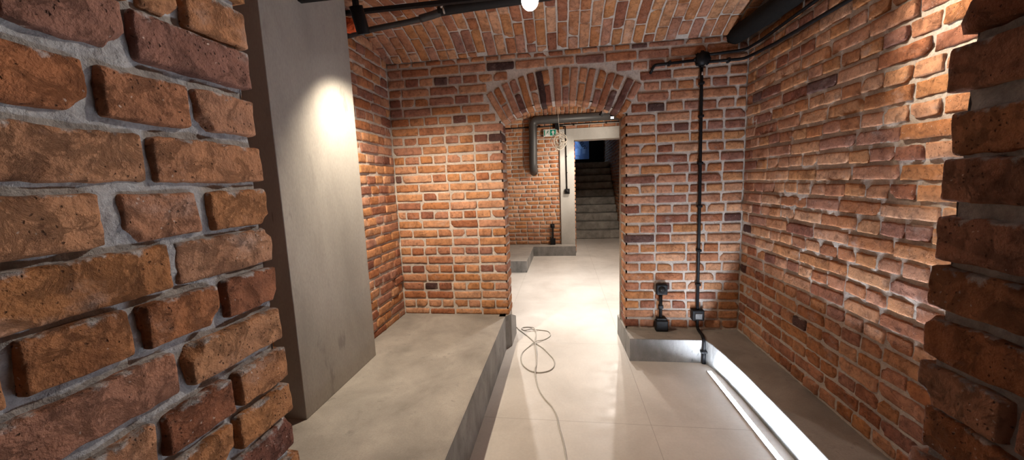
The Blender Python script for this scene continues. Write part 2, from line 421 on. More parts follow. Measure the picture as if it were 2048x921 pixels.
# ------------------------------------------------------------------ arch wall
def arch_wall():
    mb = MB(); zs = ACZ + math.sqrt(AR**2 - HW**2)
    def iv(zc):
        zt = zc + .0335
        if zc < zs - .01:
            e = HW
            # the ring's springers take a bite above the springing
        else: e = None
        R2 = AR + EX
        lim = HW
        if zc + .034 > zs:
            # skewback: radial line through the springing, then the extrados
            ang = math.asin(HW / AR); top = ACZ + R2 * math.cos(ang)
            if zc < top: lim = (zc + .02 - ACZ) * math.tan(ang) + .012
            elif zc - .034 < ACZ + R2: lim = math.sqrt(max(R2**2 - (zc - .034 - ACZ)**2, 0)) + .012
            else: lim = 0
        if lim <= 0.02: return [(XL, XR)]
        return [(XL, AXC - max(lim, HW if zc < zs else lim)), (AXC + max(lim, HW if zc < zs else lim), XR)]
    # left part is laid out from the jamb outwards so both jambs get whole corner bricks
    def ivL(zc):
        a = iv(zc)
        return [(-a[0][1], -XL)] if len(a) == 2 else []
    def ivR(zc):
        a = iv(zc); return [(a[1][0], a[1][1])] if len(a) == 2 else []
    def ivF(zc):
        a = iv(zc); return a if len(a) == 1 else []
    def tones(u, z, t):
        if z > 1.95: t *= .62  # shade above the spotlight's cone, put into the brick tone
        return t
    f = lambda k, a, b: .25 if k == 's' else .122
    rL = rows(ZP, VZ); rR = rows(ZS, VZ)
    def dp(k): return .122 if k == 's' else .25
    for kind in ('s', 'h'):
        d = .11 if kind == 's' else .24
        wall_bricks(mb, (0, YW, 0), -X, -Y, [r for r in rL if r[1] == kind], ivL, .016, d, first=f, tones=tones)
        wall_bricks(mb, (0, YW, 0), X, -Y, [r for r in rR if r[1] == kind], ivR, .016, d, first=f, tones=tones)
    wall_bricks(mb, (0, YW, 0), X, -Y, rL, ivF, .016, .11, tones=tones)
    # jambs
    for sx, rr in ((-1, rows(.18, zs)), (1, rows(ZS, zs))):
        for kind in ('s', 'h'):
            d = .11 if kind == 's' else .24
            wall_bricks(mb, (AXC + sx * HW, 0, 0), Y, -sx * X, [r for r in rr if r[1] == kind], lambda z, d=d: [(YW + d + .014, YB)], .016, .1, first=None)
    # arch ring: alternating full bricks and pairs of half bricks
    ang = math.asin(HW / AR); n = 18; da = 2 * ang / n
    for i in range(n):
        a = -ang + (i + .5) * da + rng.normal(0, .004); rad = np.array([math.sin(a), 0, math.cos(a)]); tan = np.array([math.cos(a), 0, -math.sin(a)])
        O = np.array([AXC, YW, ACZ]); th = AR * da - .012; wt = th * 1.16
        ks = [(.0, EX - .012)] if i % 2 == 0 else ([(.0, .118), (.131, EX - .012)] if i % 4 == 1 else [(.0, .15), (.163, EX - .014)])
        dark = .02 if i == 3 else None
        for (a0, a1) in ks:
            tt = rng.random() * .55 if dark is None or a0 > .05 else dark
            w_ = (AR + (a0 + a1) / 2) * da - .0125
            brick(mb, O + rad * (AR + (a0 + a1) / 2), rad, tan, -Y, a1 - a0, w_, .125 if i % 2 else .24, .016, .006, 1, 0, tt)
        
        if i % 2: brick(mb, O + rad * (AR + .06) + Y * .137, rad, tan, -Y, .12, (AR + .06) * da - .012, .11, .016, .006, 1, 0, .3 + .6 * rng.random())
    # mortar faces
    W = XR - XL
    mortar(mb, (XL - .03, YW + .0105, ZS), X, Z, -Y, W + .06, VZ - ZS + .05, .02, .003, 1, lambda u, v: in_opening(u + XL - .03, v + ZS, .012))
    mortar(mb, (XL, YB, 0), X, Z, Y, W, VZ + .3, .05, .002, 1, lambda u, v: in_opening(u + XL, v, .012))
    for sx in (-1, 1): mortar(mb, (AXC + sx * (HW + .007), YW + .006, 0), Y, Z, -sx * X, YB - YW - .006, zs + .02, .02, .0025, 1)
    nn = 40; V = []; Q = []
    ys = np.linspace(YW + .008, YB, 14); aa = np.linspace(-ang - .01, ang + .01, nn + 1)
    for a in aa:
        for y in ys: V.append((AXC + (AR + .009) * math.sin(a), y, ACZ + (AR + .009) * math.cos(a)))
    for i in range(nn):
        for j in range(13): Q.append([i * 14 + j, i * 14 + j + 1, (i + 1) * 14 + j + 1, (i + 1) * 14 + j])
    mb.add(V, np.array(Q), 1)
    o = mb.build('wall_back', [M['brick'], M['mortar']]); tag(o, kind='structure')
arch_wall()

# ------------------------------------------------------------------ side walls of the room
mb = MB()
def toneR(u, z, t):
    return t * .85 if z < .95 else t  # low bricks darkened: the step's shadow from the light strip, as colour
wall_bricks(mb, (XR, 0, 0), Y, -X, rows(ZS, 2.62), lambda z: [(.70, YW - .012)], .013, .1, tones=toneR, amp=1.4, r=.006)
mortar(mb, (XR + .010, .68, ZS - .02), Y, Z, -X, YW - .62, 2.5, .02, .0045)
tag(mb.build('wall_right', [M['brick'], M['mortar']]), kind='structure')
mb = MB()
wall_bricks(mb, (XL, 0, 0), Y, X, rows(ZP, 2.85), lambda z: [(.70, YW - .012)], .014, .1, amp=1.7, r=.006)
mortar(mb, (XL - .013, .68, ZP - .02), Y, Z, X, YW - .62, 2.62, .02, .0045)
tag(mb.build('wall_left', [M['brick'], M['mortar']]), kind='structure')

# ------------------------------------------------------------------ opening in which the camera stands
def near_wall(side):
    mb = MB(); N = -side * X; xj = side * .6
    if side < 0:
        spec = [(1.868, [.486, (.557, .569)]), (1.793, [(.472, .482)]), (1.702, [.20, (.288, .30), (.417, .433), (.55, .565)]), (1.616, [.205, (.473, .486)]),
                (1.530, [(.28, .295), (.409, .434), (.544, .566)]), (1.451, [(.22, .235), (.487, .501)]), (1.370, [.165, (.296, .312), (.422, .439), (.554, .569)]),
                (1.283, [(.21, .225), (.473, .491)]), (1.196, [(.175, .19), (.315, .33), (.426, .438), (.554, .57)]), (1.114, [(.28, .295), (.418, .434), (.547, .560)]), (1.035, [(.255, .27), (.520, .534)])]
    else:
        spec = [(1.706, [(.55, .564)]), (1.611, [(.43, .444)]), (1.5355, [(.55, .564)]), (1.445, [(.40, .414)]), (1.364, [(.54, .554)]), (1.280, [(.42, .434)]), (1.200, [(.55, .564)]), (1.122, [(.41, .424)])]
    zs = [s[0] for s in spec]; z = min(zs) - .083; alt = 0
    extra = []
    while z > .25: extra.append((z, None)); z -= .083
    z = max(zs) + .083
    while z < 2.35: extra.append((z, None)); z += .083
    for zc, js in spec + extra:
        h = .068; fine = js is not None
        if js is None: js = [(.55, .564)] if int(round(zc / .083)) % 2 else [(.42, .434)]
        ends = [(j, j + .012) if not isinstance(j, tuple) else j for j in js]
        ends = [e for e in ends]; segs = []; hi = .688 + rng.normal(0, .004)
        for a, b in reversed(ends): segs.append((b, hi)); hi = a
        while hi > -.45:
            L = .25 if rng.random() < .5 else .122
            segs.append((hi - L, hi)); hi -= L + .013
        for i, (a, b) in enumerate(segs):
            res = .0055 if (fine and b > .1) else .02
            tone = .03 + rng.random() * .8 if side < 0 else .04 + rng.random() * .4  # right jamb's unlit look is put into its darker brick tones
            brick(mb, (xj + side * rng.normal(0, .002), (a + b) / 2, zc + rng.normal(0, .001)), Y, Z, N, b - a, h * (1 + rng.normal(0, .02)), .115, res, .0055, 1.15 if side < 0 else 1.5, 0, tone)
        # room-side face behind the corner brick
        x = xj + side * .13; xe = (XL if side < 0 else XR)
        while abs(x) < abs(xe) - .06:
            L = .25 if int(round(zc / .083)) % 2 else .122
            L = min(L, abs(xe) - abs(x)); brick(mb, (x + side * L / 2, .685, zc), X, Z, Y, L, h, .09, .03, .008, 1, 0); x += side * (L + .013)
    mortar(mb, (xj + side * .0145, -.5, 0), Y, Z, N, 1.172, 2.4, .0085, .005, 1, freq=34)
    lo = min(xj + side * .0145, side * 2.0); hi = max(xj + side * .0145, side * 2.0)
    mortar(mb, (lo, .672, 0), X, Z, Y, hi - lo, 3.1, .03, .003, 1)
    mortar(mb, (lo, -.5, 0), X, Z, -Y, hi - lo, 3.1, .1, .003, 1)
    if side < 0:
        # brickwork above the opening, out of the photograph's view
        for (y, n_) in ((.672, Y), (-.5, -Y)): mortar(mb, (-.62, y, 2.38), X, Z, n_, 1.24, .8, .1, .002, 1)
        mortar(mb, (-.62, -.5, 2.38), X, Y, -Z, 1.24, 1.172, .05, .003, 1)
    tag(mb.build('wall_front_left' if side < 0 else 'wall_front_right', [M['brick_near'], M['mortar_near']]), kind='structure')
near_wall(-1); near_wall(1)

# ------------------------------------------------------------------ vaults
def vault(mb, y_hi, z0, x0, x1, span=1.30, R=1.3, res=.018, pitch=.0865, bl=.262, flush=.006):
    a0 = math.asin(span / 2 / R); zc = z0 - R * math.cos(a0); yc = y_hi - span / 2
    nb = int(round(2 * a0 * R / (bl + .013)))
    x = x0 + pitch / 2
    while x < x1 - pitch / 3:
        off = rng.uniform(0, bl)
        s = -off
        while s < 2 * a0 * R:
            L = bl * (1 + rng.normal(0, .05)) if rng.random() < .8 else .125
            lo = max(s, .006); hi = min(s + L, 2 * a0 * R - .006)
            if hi - lo > .04:
                a = a0 - (lo + hi) / 2 / R
                c = np.array([x + rng.normal(0, .002), yc + R * math.sin(a), zc + R * math.cos(a)])
                U = np.array([0, math.cos(a), -math.sin(a)]); N = -np.array([0, math.sin(a), math.cos(a)])
                brick(mb, c + N * (.0045 + rng.normal(0, .0012)), U, X, N, hi - lo, pitch - .0115 + rng.normal(0, .0015), .06, res, .005, .8, 0, rng.random() * .85 + .05)
            s += L + .010
        x += pitch
    n = 30; V = []; Q = []; mx = max(2, int((x1 - x0) / .06)); rr = R + .008
    for i in range(n + 1):
        a = a0 - 2 * a0 * i / n
        for j in range(mx + 1): V.append((x0 + (x1 - x0) * j / mx, yc + rr * math.sin(a), zc + rr * math.cos(a)))
    for i in range(n):
        for j in range(mx): Q.append([i * (mx + 1) + j, i * (mx + 1) + j + 1, (i + 1) * (mx + 1) + j + 1, (i + 1) * (mx + 1) + j][::-1])
    V = np.array(V); V = V + vnoise3(V * 25, 2) * .002
    mb.add(V, np.array(Q), 1)
mb = MB()
vault(mb, YW, VZ, XL - .02, XR + .02); vault(mb, YW - 1.30, VZ, XL - .02, XR + .02, res=.03)
tag(mb.build('ceiling', [M['brick'], M['mortar']]), kind='structure')

# ------------------------------------------------------------------ floor, platforms
mb = MB(); mortar(mb, (-2.6, -3, 0), X, Y, Z, 5.4, 16.5, .6, 0.0, 0)
tag(mb.build('floor', [M['floor']]), kind='structure')
def slab(mb, poly, z0, z1, side_mat=1, top_mat=0, bev=.006, ztop=None):
    """poly counter-clockwise; top face from a centre-free strip (poly given as quads list)"""
    pass
def prism_block(mb, quads, outline, z0, z1, bev=.006):
    """quads: plan quads for the top; outline: ccw outline for sides"""
    for q in quads:
        (a, b, c, d) = [np.array([p[0], p[1], (p[2] if len(p) > 2 else z1)]) for p in q]; n = 10; V = []; Q = []
        for i in range(n + 1):
            for j in range(n + 1):
                u, v = i / n, j / n; V.append(a * (1 - u) * (1 - v) + b * u * (1 - v) + c * u * v + d * (1 - u) * v)
        for i in range(n):
            for j in range(n): Q.append([i * (n + 1) + j, (i + 1) * (n + 1) + j, (i + 1) * (n + 1) + j + 1, i * (n + 1) + j + 1])
        mb.add(V, np.array(Q), 0)
    for i in range(len(outline) - 1):
        p, q = outline[i], outline[i + 1]; zt0 = p[2] if len(p) > 2 else z1; zt1 = q[2] if len(q) > 2 else z1
        d = np.array([q[0] - p[0], q[1] - p[1]]); L = np.hypot(*d); nrm = np.array([d[1], -d[0]]) / L
        n = max(1, int(L / .05)); V = []; Q = []
        prof = [(0, 0), (0, .5), (0, 1.0), (-bev * .3, 1.0), (-bev, 1.0)]
        for k in range(n + 1):
            t = k / n; zt = zt0 + (zt1 - zt0) * t; x = p[0] + d[0] * t; y = p[1] + d[1] * t
            for m_, (o, f) in enumerate(prof):
                zz = z0 + (zt - bev - z0) * f if m_ < 3 else (zt - bev * .3 if m_ == 3 else zt + .0004)
                V.append((x + nrm[0] * o, y + nrm[1] * o, zz))
        for k in range(n):
            for m_ in range(4): Q.append([k * 5 + m_, (k + 1) * 5 + m_, (k + 1) * 5 + m_ + 1, k * 5 + m_ + 1])
        mb.add(V, np.array(Q), 1, smooth=False)

# left platform, with the low kerb that runs on through the arch
mb = MB()
prism_block(mb, [[(XL - .02, .6), (XA, .6), (XA, YW + .012), (XL - .02, YW + .012)], [(XA - .06, YW - .05), (XA, YW - .05), (-.513, YW + .015), (XA - .06, YW + .015)], [(XA - .06, YW + .015), (-.513, YW + .015), (-.508, 3.66, .19), (XA - .06, 3.66, .19)]],
            [(XA, .6), (XA, YW - .05), (-.513, YW + .015), (-.508, 3.66, .19), (XA - .12, 3.66, .19)], 0, ZP)
tag(mb.build('concrete_platform', [M['conc'], M['conc_side']]), 'wide grey concrete platform along the left wall, under the tall concrete pillar', 'platform')

# right step: back leg and long leg with a soft bend
XS = 1.221; YS = 3.1165; XI = .5386
bend = [(XS + .012, .65), (XS + .004, 1.5), (XS, 2.1), (XS - .010, 2.55), (XS - .028, 2.85), (XS - .05, 3.03), (XS - .075, YS)]
mb = MB()
quads = [[(XI, YS), (bend[-1][0], YS), (bend[-1][0], YW + .012), (XI, YW + .012)], [(bend[-1][0], YS), (XR + .02, YS), (XR + .02, YW + .012), (bend[-1][0], YW + .012)]]
for i in range(len(bend) - 1):
    a, b = bend[i], bend[i + 1]; quads.append([a, (XR + .02, a[1]), (XR + .02, b[1]), b])
quads.append([(XI - .008, YW + .012), (XI + .06, YW + .012), (XI + .06, 3.70), (XI - .02, 3.70)])
outline = [(XI + .1, 3.70), (XI - .02, 3.70), (XI, YS), bend[-1]] + bend[::-1][1:]
prism_block(mb, quads, outline, 0, ZS)
tag(mb.build('concrete_step', [M['conc'], M['conc_side']]), 'low L-shaped concrete step along the right wall beside the glowing light strip', 'step')

# tall concrete pillar standing on the platform
mb = MB(); box(mb, (XL - .02, 1.70, ZP), (-1.407, 2.463, 2.9), .004, 6)
tag(mb.build('concrete_pillar', [M['pillar']]), 'tall smooth grey concrete pillar standing on the left platform', 'pillar')

# ------------------------------------------------------------------ rear room
RY = 7.95; RL, RRX = -2.1, 2.3; RZ = 2.86
mb = MB()
LX0, LX1, LZ0, LZ1 = -.05, .245, 2.375, 2.61
def ivr(z):
    if z < LZ1 + .03: return [(RL, LX0 - .012)] + ([(1.62, RRX)] if z > LZ0 - 9 else [])
    return [(RL, RRX)]
def rows2(a, b, p=.0857, ph=.2):
    out = []; k = 0
    while ph + (k + .5) * p < b:
        zc = ph + (k + .5) * p
        if zc > a: out.append((zc, 'h' if k % 2 else 's', .067))
        k += 1
    return out
wall_bricks(mb, (0, RY, 0), X, -Y, rows2(.2, RZ), ivr, .03, .08, tones=lambda u, z, t: .25 + .7 * t, amp=.9)
mortar(mb, (RL, RY + .010, 0), X, Z, -Y, RRX - RL, RZ + .3, .05, .002, 1, lambda u, v: (u + RL > LX1 - .1) & (u + RL < 1.56) & (v < LZ0 + .1))
tag(mb.build('wall_rear', [M['brick_rear'], M['mortar']]), kind='structure')
mb = MB()
wall_bricks(mb, (RL, 0, 0), Y, X, rows2(.2, RZ), lambda z: [(YB, RY)], .04, .08, amp=.8)
mortar(mb, (RL - .007, YB, 0), Y, Z, X, RY - YB, RZ + .3, .08, .002, 1)
tag(mb.build('wall_rear_left', [M['brick_rear'], M['mortar']]), kind='structure')
mb = MB()
wall_bricks(mb, (RRX, 0, 0), Y, -X, rows2(.0, RZ), lambda z: [(YB, RY)], .04, .08, amp=.8)
mortar(mb, (RRX + .007, YB, 0), Y, Z, -X, RY - YB, RZ + .3, .08, .002, 1)
tag(mb.build('wall_rear_right', [M['brick_rear'], M['mortar']]), kind='structure')
mb = MB()
for i, yh in enumerate((RY, RY - 1.4, RY - 2.8)): vault(mb, yh, RZ, RL, RRX, 1.4, 1.5, .035)
tag(mb.build('ceiling_rear', [M['brick_rear'], M['mortar']]), kind='structure')
for i, y in enumerate((RY - 1.4, RY - 2.8)):
    mb = MB(); box(mb, (RL, y - .05, RZ - .03), (RRX, y + .05, RZ - .015), .002, 2); box(mb, (RL, y - .006, RZ - .02), (RRX, y + .006, RZ + .12), .002, 2)
    tag(mb.build('ceiling_beam', [M['blackm']]), ['black steel beam across the rear room vault, nearer the doorway', 'black steel beam across the rear room vault, nearer the arch'][i], 'beam', kind='structure')

# concrete door surround
mb = MB()
box(mb, (LX0, RY - .035, .19), (LX1, RY + .30, LZ1), .004, 4)
box(mb, (LX1 - .01, RY - .035, LZ0), (1.85, RY + .30, LZ1), .004, 4)
tag(mb.build('door_surround', [M['door']]), 'pale concrete surround framing the doorway to the stairs', 'door surround')

# L-shaped rear bench
mb = MB()
prism_block(mb, [[(RL, 6.25), (-.643, 6.25), (-.636, 7.66), (RL, 7.66)], [(RL, 7.66), (.241, 7.66), (.241, RY + .01), (RL, RY + .01)]],
            [(RL, 6.25), (-.643, 6.25), (-.636, 7.66), (.241, 7.66), (.241, RY + .01)], 0, .2)
tag(mb.build('concrete_bench', [M['conc'], M['conc_side']]), 'low L-shaped concrete bench against the rear brick wall, beyond the arch', 'bench')

# staircase beyond the doorway
st = thing('staircase', 'worn grey concrete stairs climbing into the dark behind the rear doorway', 'stairs', (.9, 9.9, 0))
SX0, SX1 = .275, 1.47
for i in range(10):
    mb = MB(); y0 = 9.88 + i * .25; d = .29 if i < 9 else 1.8
    p, Q = rbox(((SX1 - SX0) / 2, d / 2, .105), .012, 26, 6, 5, True)
    c = np.array([(SX0 + SX1) / 2, y0 + d / 2, .21 * i + .105]); P = p + c
    P = P + vnoise3(P * 9, 2) * .006 + vnoise3(P * 35, 3) * .003
    P[:, 1] += .03 * ((P[:, 0] - c[0]) / .6)**2
    mb.add(P, Q, 0); part('step', mb, [M['stair']], st)
mb = MB()
wall_bricks(mb, (SX0 - .01, 0, 0), Y, X, rows2(0, 3.3, ph=.03), lambda z: [(RY + (-.02 if z < LZ0 - .05 else .31), 14)], .04, .08)
mortar(mb, (SX0 - .018, RY + .0, 0), Y, Z, X, 6.4, 3.5, .1, .002)
wall_bricks(mb, (SX1 + .01, 0, 0), Y, -X, rows2(0, 3.3, ph=.03), lambda z: [(RY + .3, 14)], .04, .08)
mortar(mb, (SX1 + .018, RY + .0, 0), Y, Z, -X, 6.4, 3.5, .1, .002)
tag(mb.build('wall_stairwell', [M['brick_rear'], M['mortar']]), kind='structure')
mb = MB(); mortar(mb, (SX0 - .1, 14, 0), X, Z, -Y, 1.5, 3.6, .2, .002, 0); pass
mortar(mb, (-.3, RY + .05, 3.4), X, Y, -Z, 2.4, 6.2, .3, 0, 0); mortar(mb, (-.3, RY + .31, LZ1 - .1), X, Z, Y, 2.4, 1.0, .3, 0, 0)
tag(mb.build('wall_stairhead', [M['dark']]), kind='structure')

# poster and light tube at the head of the stairs
po = thing('poster', 'blue-lit poster with slanted dark lettering at the head of the stairs', 'poster', (.7, 13.4, 2.6))
mb = MB(); box(mb, (.36, 13.42, 2.27), (.93, 13.44, 3.0), .002, 2, 0)
part('sheet', mb, [M['poster']], po)
mb = MB(); prism(mb, [(.42, 2.98), (.50, 2.98), (.70, 2.66), (.62, 2.60)], (0, 13.42, 0), X, Z, -Y, .004)
prism(mb, [(.44, 2.42), (.62, 2.40), (.64, 2.58), (.56, 2.66), (.46, 2.62)], (0, 13.42, 0), X, Z, -Y, .003)
prism(mb, [(.70, 2.46), (.80, 2.46), (.82, 2.68), (.70, 2.70)], (0, 13.42, 0), X, Z, -Y, .003)
prism(mb, [(.46, 2.28), (.60, 2.28), (.58, 2.38), (.46, 2.38)], (0, 13.42, 0), X, Z, -Y, .003)
part('figure', mb, [M['poster2']], po, 'paler shapes on the poster')
cu = bpy.data.curves.new('lettering', 'FONT'); cu.body = 'DELIV'; cu.size = .17; cu.extrude = .002; cu.materials.append(M['ink'])
tmp = bpy.data.objects.new('lettering_curve', cu); COL.objects.link(tmp); dg = bpy.context.evaluated_depsgraph_get()
lm = bpy.data.meshes.new_from_object(tmp.evaluated_get(dg)); bpy.data.objects.remove(tmp)
to = bpy.data.objects.new('lettering', lm); COL.objects.link(to); to.parent = po
to.location = Vector((.53, 13.412, 2.95)) - po.location; to.rotation_euler = (math.radians(90), math.radians(57), 0)
lt = thing('light_tube', 'glowing blue-white light tube beside the poster above the stairs', 'light', (.37, 13.3, 2.25))
mb = MB(); cyl(mb, (.375, 13.33, 2.30), (.375, 13.33, 2.97), .022, 12); part('tube', mb, [M['blue']], lt)
mb = MB(); box(mb, (.355, 13.35, 2.27), (.395, 13.42, 3.0), .004); part('holder', mb, [M['black']], lt)

# ------------------------------------------------------------------ rear pipework
mb = MB()
pts = elbow_path([(1.9, 7.83, 2.80), (-.585, 7.83, 2.80), (-.60, 7.83, 1.86), (-.60, 7.99, 1.75)], .10, 8)
tube(mb, pts, .083, 24)
o = mb.build('insulated_pipe', [M['rearpipe']]); tag(o, 'thick anthracite insulated pipe running over the rear doorway and down the rear brick wall', 'pipe')
cb = thing('cable_conduit', 'thin black conduit beneath the thick rear pipe, dropping beside the doorway to a socket', 'conduit', (-.09, 7.9, 2.7))
mb = MB()
tube(mb, [(-2.0, RY - .012, 2.685), (-.13, RY - .012, 2.685)], .011, 8); tube(mb, [(-.05, RY - .02, 2.70), (.6, RY - .018, 2.70), (2.0, RY - .012, 2.70)], .011, 8)
tube(mb, elbow_path([(-.05, RY - .045, 2.665), (.075, RY - .05, 2.665), (.085, RY - .05, 1.37)], .03), .011, 8)
for z in (2.4, 2.05, 1.72): box(mb, (.07, RY - .062, z - .012), (.10, RY - .034, z + .012), .003)
for x in (-.45, .25, .9): box(mb, (x - .012, RY - .03, 2.672), (x + .012, RY + .01, 2.715), .003)
part('conduit', mb, [M['black']], cb)
mb = MB(); box(mb, (-.140, RY - .075, 2.60), (-.045, RY + .0, 2.72), .008); part('junction_box', mb, [M['black']], cb)
def socket(name, label, c, group=None, w=.09, shiny=False, parent=None):
    s = thing(name, label, 'socket', c, group) if parent is None else parent
    x, y, z = c
    mb = MB(); box(mb, (x - w / 2, y - .045, z - w / 2), (x + w / 2, y + .004, z + w / 2), .010, 5); part('housing', mb, [M['black']], s)
    mb = MB(); cyl(mb, (x, y - .046, z), (x, y - .0515, z), w * .33, 24)
    cyl(mb, (x, y - .0515, z), (x, y - .054, z), w * .26, 24)
    fp = part('face', mb, [M['blackm']], s)
    mb = MB()
    for sx in (-1, 1): cyl(mb, (x + sx * .0095, y - .054, z), (x + sx * .0095, y - .0548, z), .0028, 8)
    part('contact_hole', mb, [M['steel']], s)
    return s
socket('wall_socket', 'small dark socket on the pale door surround at the foot of its conduit', (.09, RY - .036, 1.33), w=.105)
s = socket('wall_socket', 'black socket low on the rear brick wall above its small floor-level box', (-.235, RY, .60), w=.085)
mb = MB(); box(mb, (-.245, RY - .05, .33), (-.215, RY - .01, .57), .006); part('conduit', mb, [M['black']], s)
mb = MB(); box(mb, (-.29, RY - .09, .2), (-.18, RY, .335), .008); part('lower_box', mb, [M['black']], s)

# exit sign
es = thing('exit_sign', 'small green and white emergency exit sign with running figure and upward arrow', 'sign', (-.24, 7.9, 2.55))
SC = np.array([-.24, RY - .075, 2.545]); sw, sh = .125, .065
mb = MB(); box(mb, SC - (sw + .008, 0, sh + .008), SC + (sw + .008, .06, sh + .008), .004); part('case', mb, [M['white']], es)
mb = MB(); box(mb, SC + (.0, -.004, -sh + .006), SC + (sw - .004, -.001, sh - .006), .001, 2); part('green_panel', mb, [M['green']], es)
mb = MB(); box(mb, SC + (-sw + .004, -.004, -sh + .006), SC + (-sw + .024, -.001, sh - .006), .001, 2); part('green_bar', mb, [M['green']], es)
mb = MB(); O = SC + (.062, -.004, -.045)
prism(mb, [(-.012, 0), (.012, 0), (.012, .045), (.036, .045), (0, .09), (-.036, .045), (-.012, .045)], O, X, Z, -Y, .002); part('arrow', mb, [M['white']], es)
mb = MB(); O = SC + (-.05, -.002, -.045)
for a, b, w in (((.0, .045), (.012, .075), .012), ((.0, .045), (.025, .03), .006), ((.025, .03), (.022, .008), .006), ((.0, .045), (-.018, .028), .006), ((-.018, .028), (-.036, .02), .006),
                ((.010, .072), (.032, .058), .005), ((.010, .072), (-.016, .066), .005), ((-.016, .066), (-.024, .048), .005)):
    tube(mb, [O + (a[0], -.001, a[1]), O + (b[0], -.001, b[1])], w * .6, 6)
cyl(mb, O + (.016, 0, .088), O + (.016, -.003, .088), .009, 12)
part('running_figure', mb, [M['green']], es)

# hanging coil of wire
cw = thing('wire_coil', 'loose coil of pale wire hanging on a thin cable in front of the exit sign', 'wire', (-.04, 6.3, 2.35))
mb = MB(); CC = np.array([-.045, 6.3, 2.20]); path = []
for i in range(15 * 26):
    t = i / 26 * 2 * math.pi; k = i // 26; rr = .088 + .038 * math.sin(k * 2.1) + .02 * math.sin(k * 5.3 + 1) + .006 * math.sin(t * 3)
    tilt = .5 * math.sin(k * 1.7); e = .85 + .2 * math.sin(k)
    path.append(CC + (rr * e * math.cos(t), rr * math.cos(t) * tilt + .02 * math.sin(k * 3), rr * math.sin(t) + .012 * math.sin(k * 4)))
tube(mb, path, .0038, 6); part('loop', mb, [M['wire']], cw)
mb = MB(); tube(mb, [CC + (0, 0, .06), CC + (.005, .0, .2), CC + (-.01, 0, .45), CC + (-.01, 0, .80)], .004, 6); part('cable', mb, [M['cable']], cw)
mb = MB()
for j in range(3):
    tube(mb, smooth_path([CC + (.01 * j - .01, -.01, .08), CC + (.03 * j - .03, -.01, .13), CC + (.05 * (j - 1) + .02, -.012, .155), CC + (.045 * (j - 1) + .03, -.012, .115)], 5), .003, 5)
part('loose_end', mb, [M['wire']], cw)

# ------------------------------------------------------------------ spotlights
def aim(loc, target):
    return (Vector(target) - Vector(loc)).to_track_quat('-Z', 'Y').to_euler()
def spotlamp(label, loc, target, power, angle, blend=.6, color=(1, .86, .70), stem=.16, r=.032, L=.12, radius=.025, group=None, glow=True, dome=False, name='ceiling_spotlight', track_z=None):
    loc = np.array(loc, float); d = np.array(target, float) - loc; d /= np.linalg.norm(d)
    t = thing(name, label, 'spotlight', loc, group)
    mb = MB()
    prof = [(0, r * .6), (.001, r), (L * .97, r), (L, r * .985), (L, r * .86), (L * .93, r * .82)]
    V = []; Q = []; seg = 28; a = np.cross(d, [0, 0, 1.]); 
    if np.linalg.norm(a) < 1e-3: a = np.array([1., 0, 0])
    a /= np.linalg.norm(a); b = np.cross(d, a); top = loc - d * L
    for (s, rr) in prof:
        for k in range(seg):
            th = 2 * math.pi * k / seg; V.append(top + d * s + rr * (math.cos(th) * a + math.sin(th) * b))
    for i in range(len(prof) - 1):
        for k in range(seg): Q.append([i * seg + k, i * seg + (k + 1) % seg, (i + 1) * seg + (k + 1) % seg, (i + 1) * seg + k])
    ci = len(V); V.append(top)
    for k in range(0, seg, 2): Q.append([ci, (k + 2) % seg, k + 1, k])
    mb.add(V, np.array(Q), 0); part('lamp_body', mb, [M['black']], t)
    mb = MB(); cyl(mb, loc - d * .012, loc + d * (.024 if dome else -.008), r * .8, 24); part('lens', mb, [M['lens'] if glow else M['blackm']], t)
    if stem:
        mb = MB(); st_ = top + d * L * .25
        tube(mb, [st_ + a * 0, np.array([top[0], top[1], max(top[2] + .02, st_[2] + .02)]), np.array([top[0], top[1], top[2] + stem])], .007, 8)
        part('stem', mb, [M['black']], t)
    li = bpy.data.lights.new('spot_beam', 'SPOT'); li.energy = power; li.spot_size = math.radians(angle); li.spot_blend = blend; li.color = color; li.shadow_soft_size = radius
    lo = bpy.data.objects.new('spot_beam', li); COL.objects.link(lo); lo.location = loc + d * (.032 if dome else .006); lo.rotation_euler = aim(lo.location, target)
    return t
WARM = (1, .865, .73)
LIGHTS = dict(
    L=104, C=85, G=44, B=80, B2=75, RC=250, W=120, RA=45, D=75, F=.3)
WARML = (1, .83, .64)
spotlamp('black cylinder spotlight on the track beside the concrete pillar', (-1.10, 2.10, 2.425), (-1.02, 2.66, 1.0), LIGHTS['L'], 124, 1.0, WARML, .22, .036, .14)
# bare bright lamp in the middle of the vault
gl = thing('ceiling_lamp', 'bright glowing round ceiling lamp under the middle of the brick vault', 'lamp', (-.16, 2.2, 2.55))
mb = MB(); V = []; Q = []
for i in range(17):
    for k in range(28):
        t = math.pi * i / 16; V.append((-.16 + .047 * math.sin(t + 1e-4) * math.cos(k * math.pi / 14), 2.2 + .047 * math.sin(t + 1e-4) * math.sin(k * math.pi / 14), 2.556 + .052 * math.cos(t)))
for i in range(16):
    for k in range(28): Q.append([i * 28 + k, (i + 1) * 28 + k, (i + 1) * 28 + (k + 1) % 28, i * 28 + (k + 1) % 28])
mb.add(V, np.array(Q), 0); part('bulb', mb, [M['bulb']], gl)
mb = MB(); cyl(mb, (-.16, 2.2, 2.60), (-.16, 2.2, 2.66), .026); part('lamp_holder', mb, [M['black']], gl)
mb = MB(); tube(mb, [(-.16, 2.2, 2.66), (-.16, 2.2, 2.735)], .004, 8); part('cord', mb, [M['black']], gl)
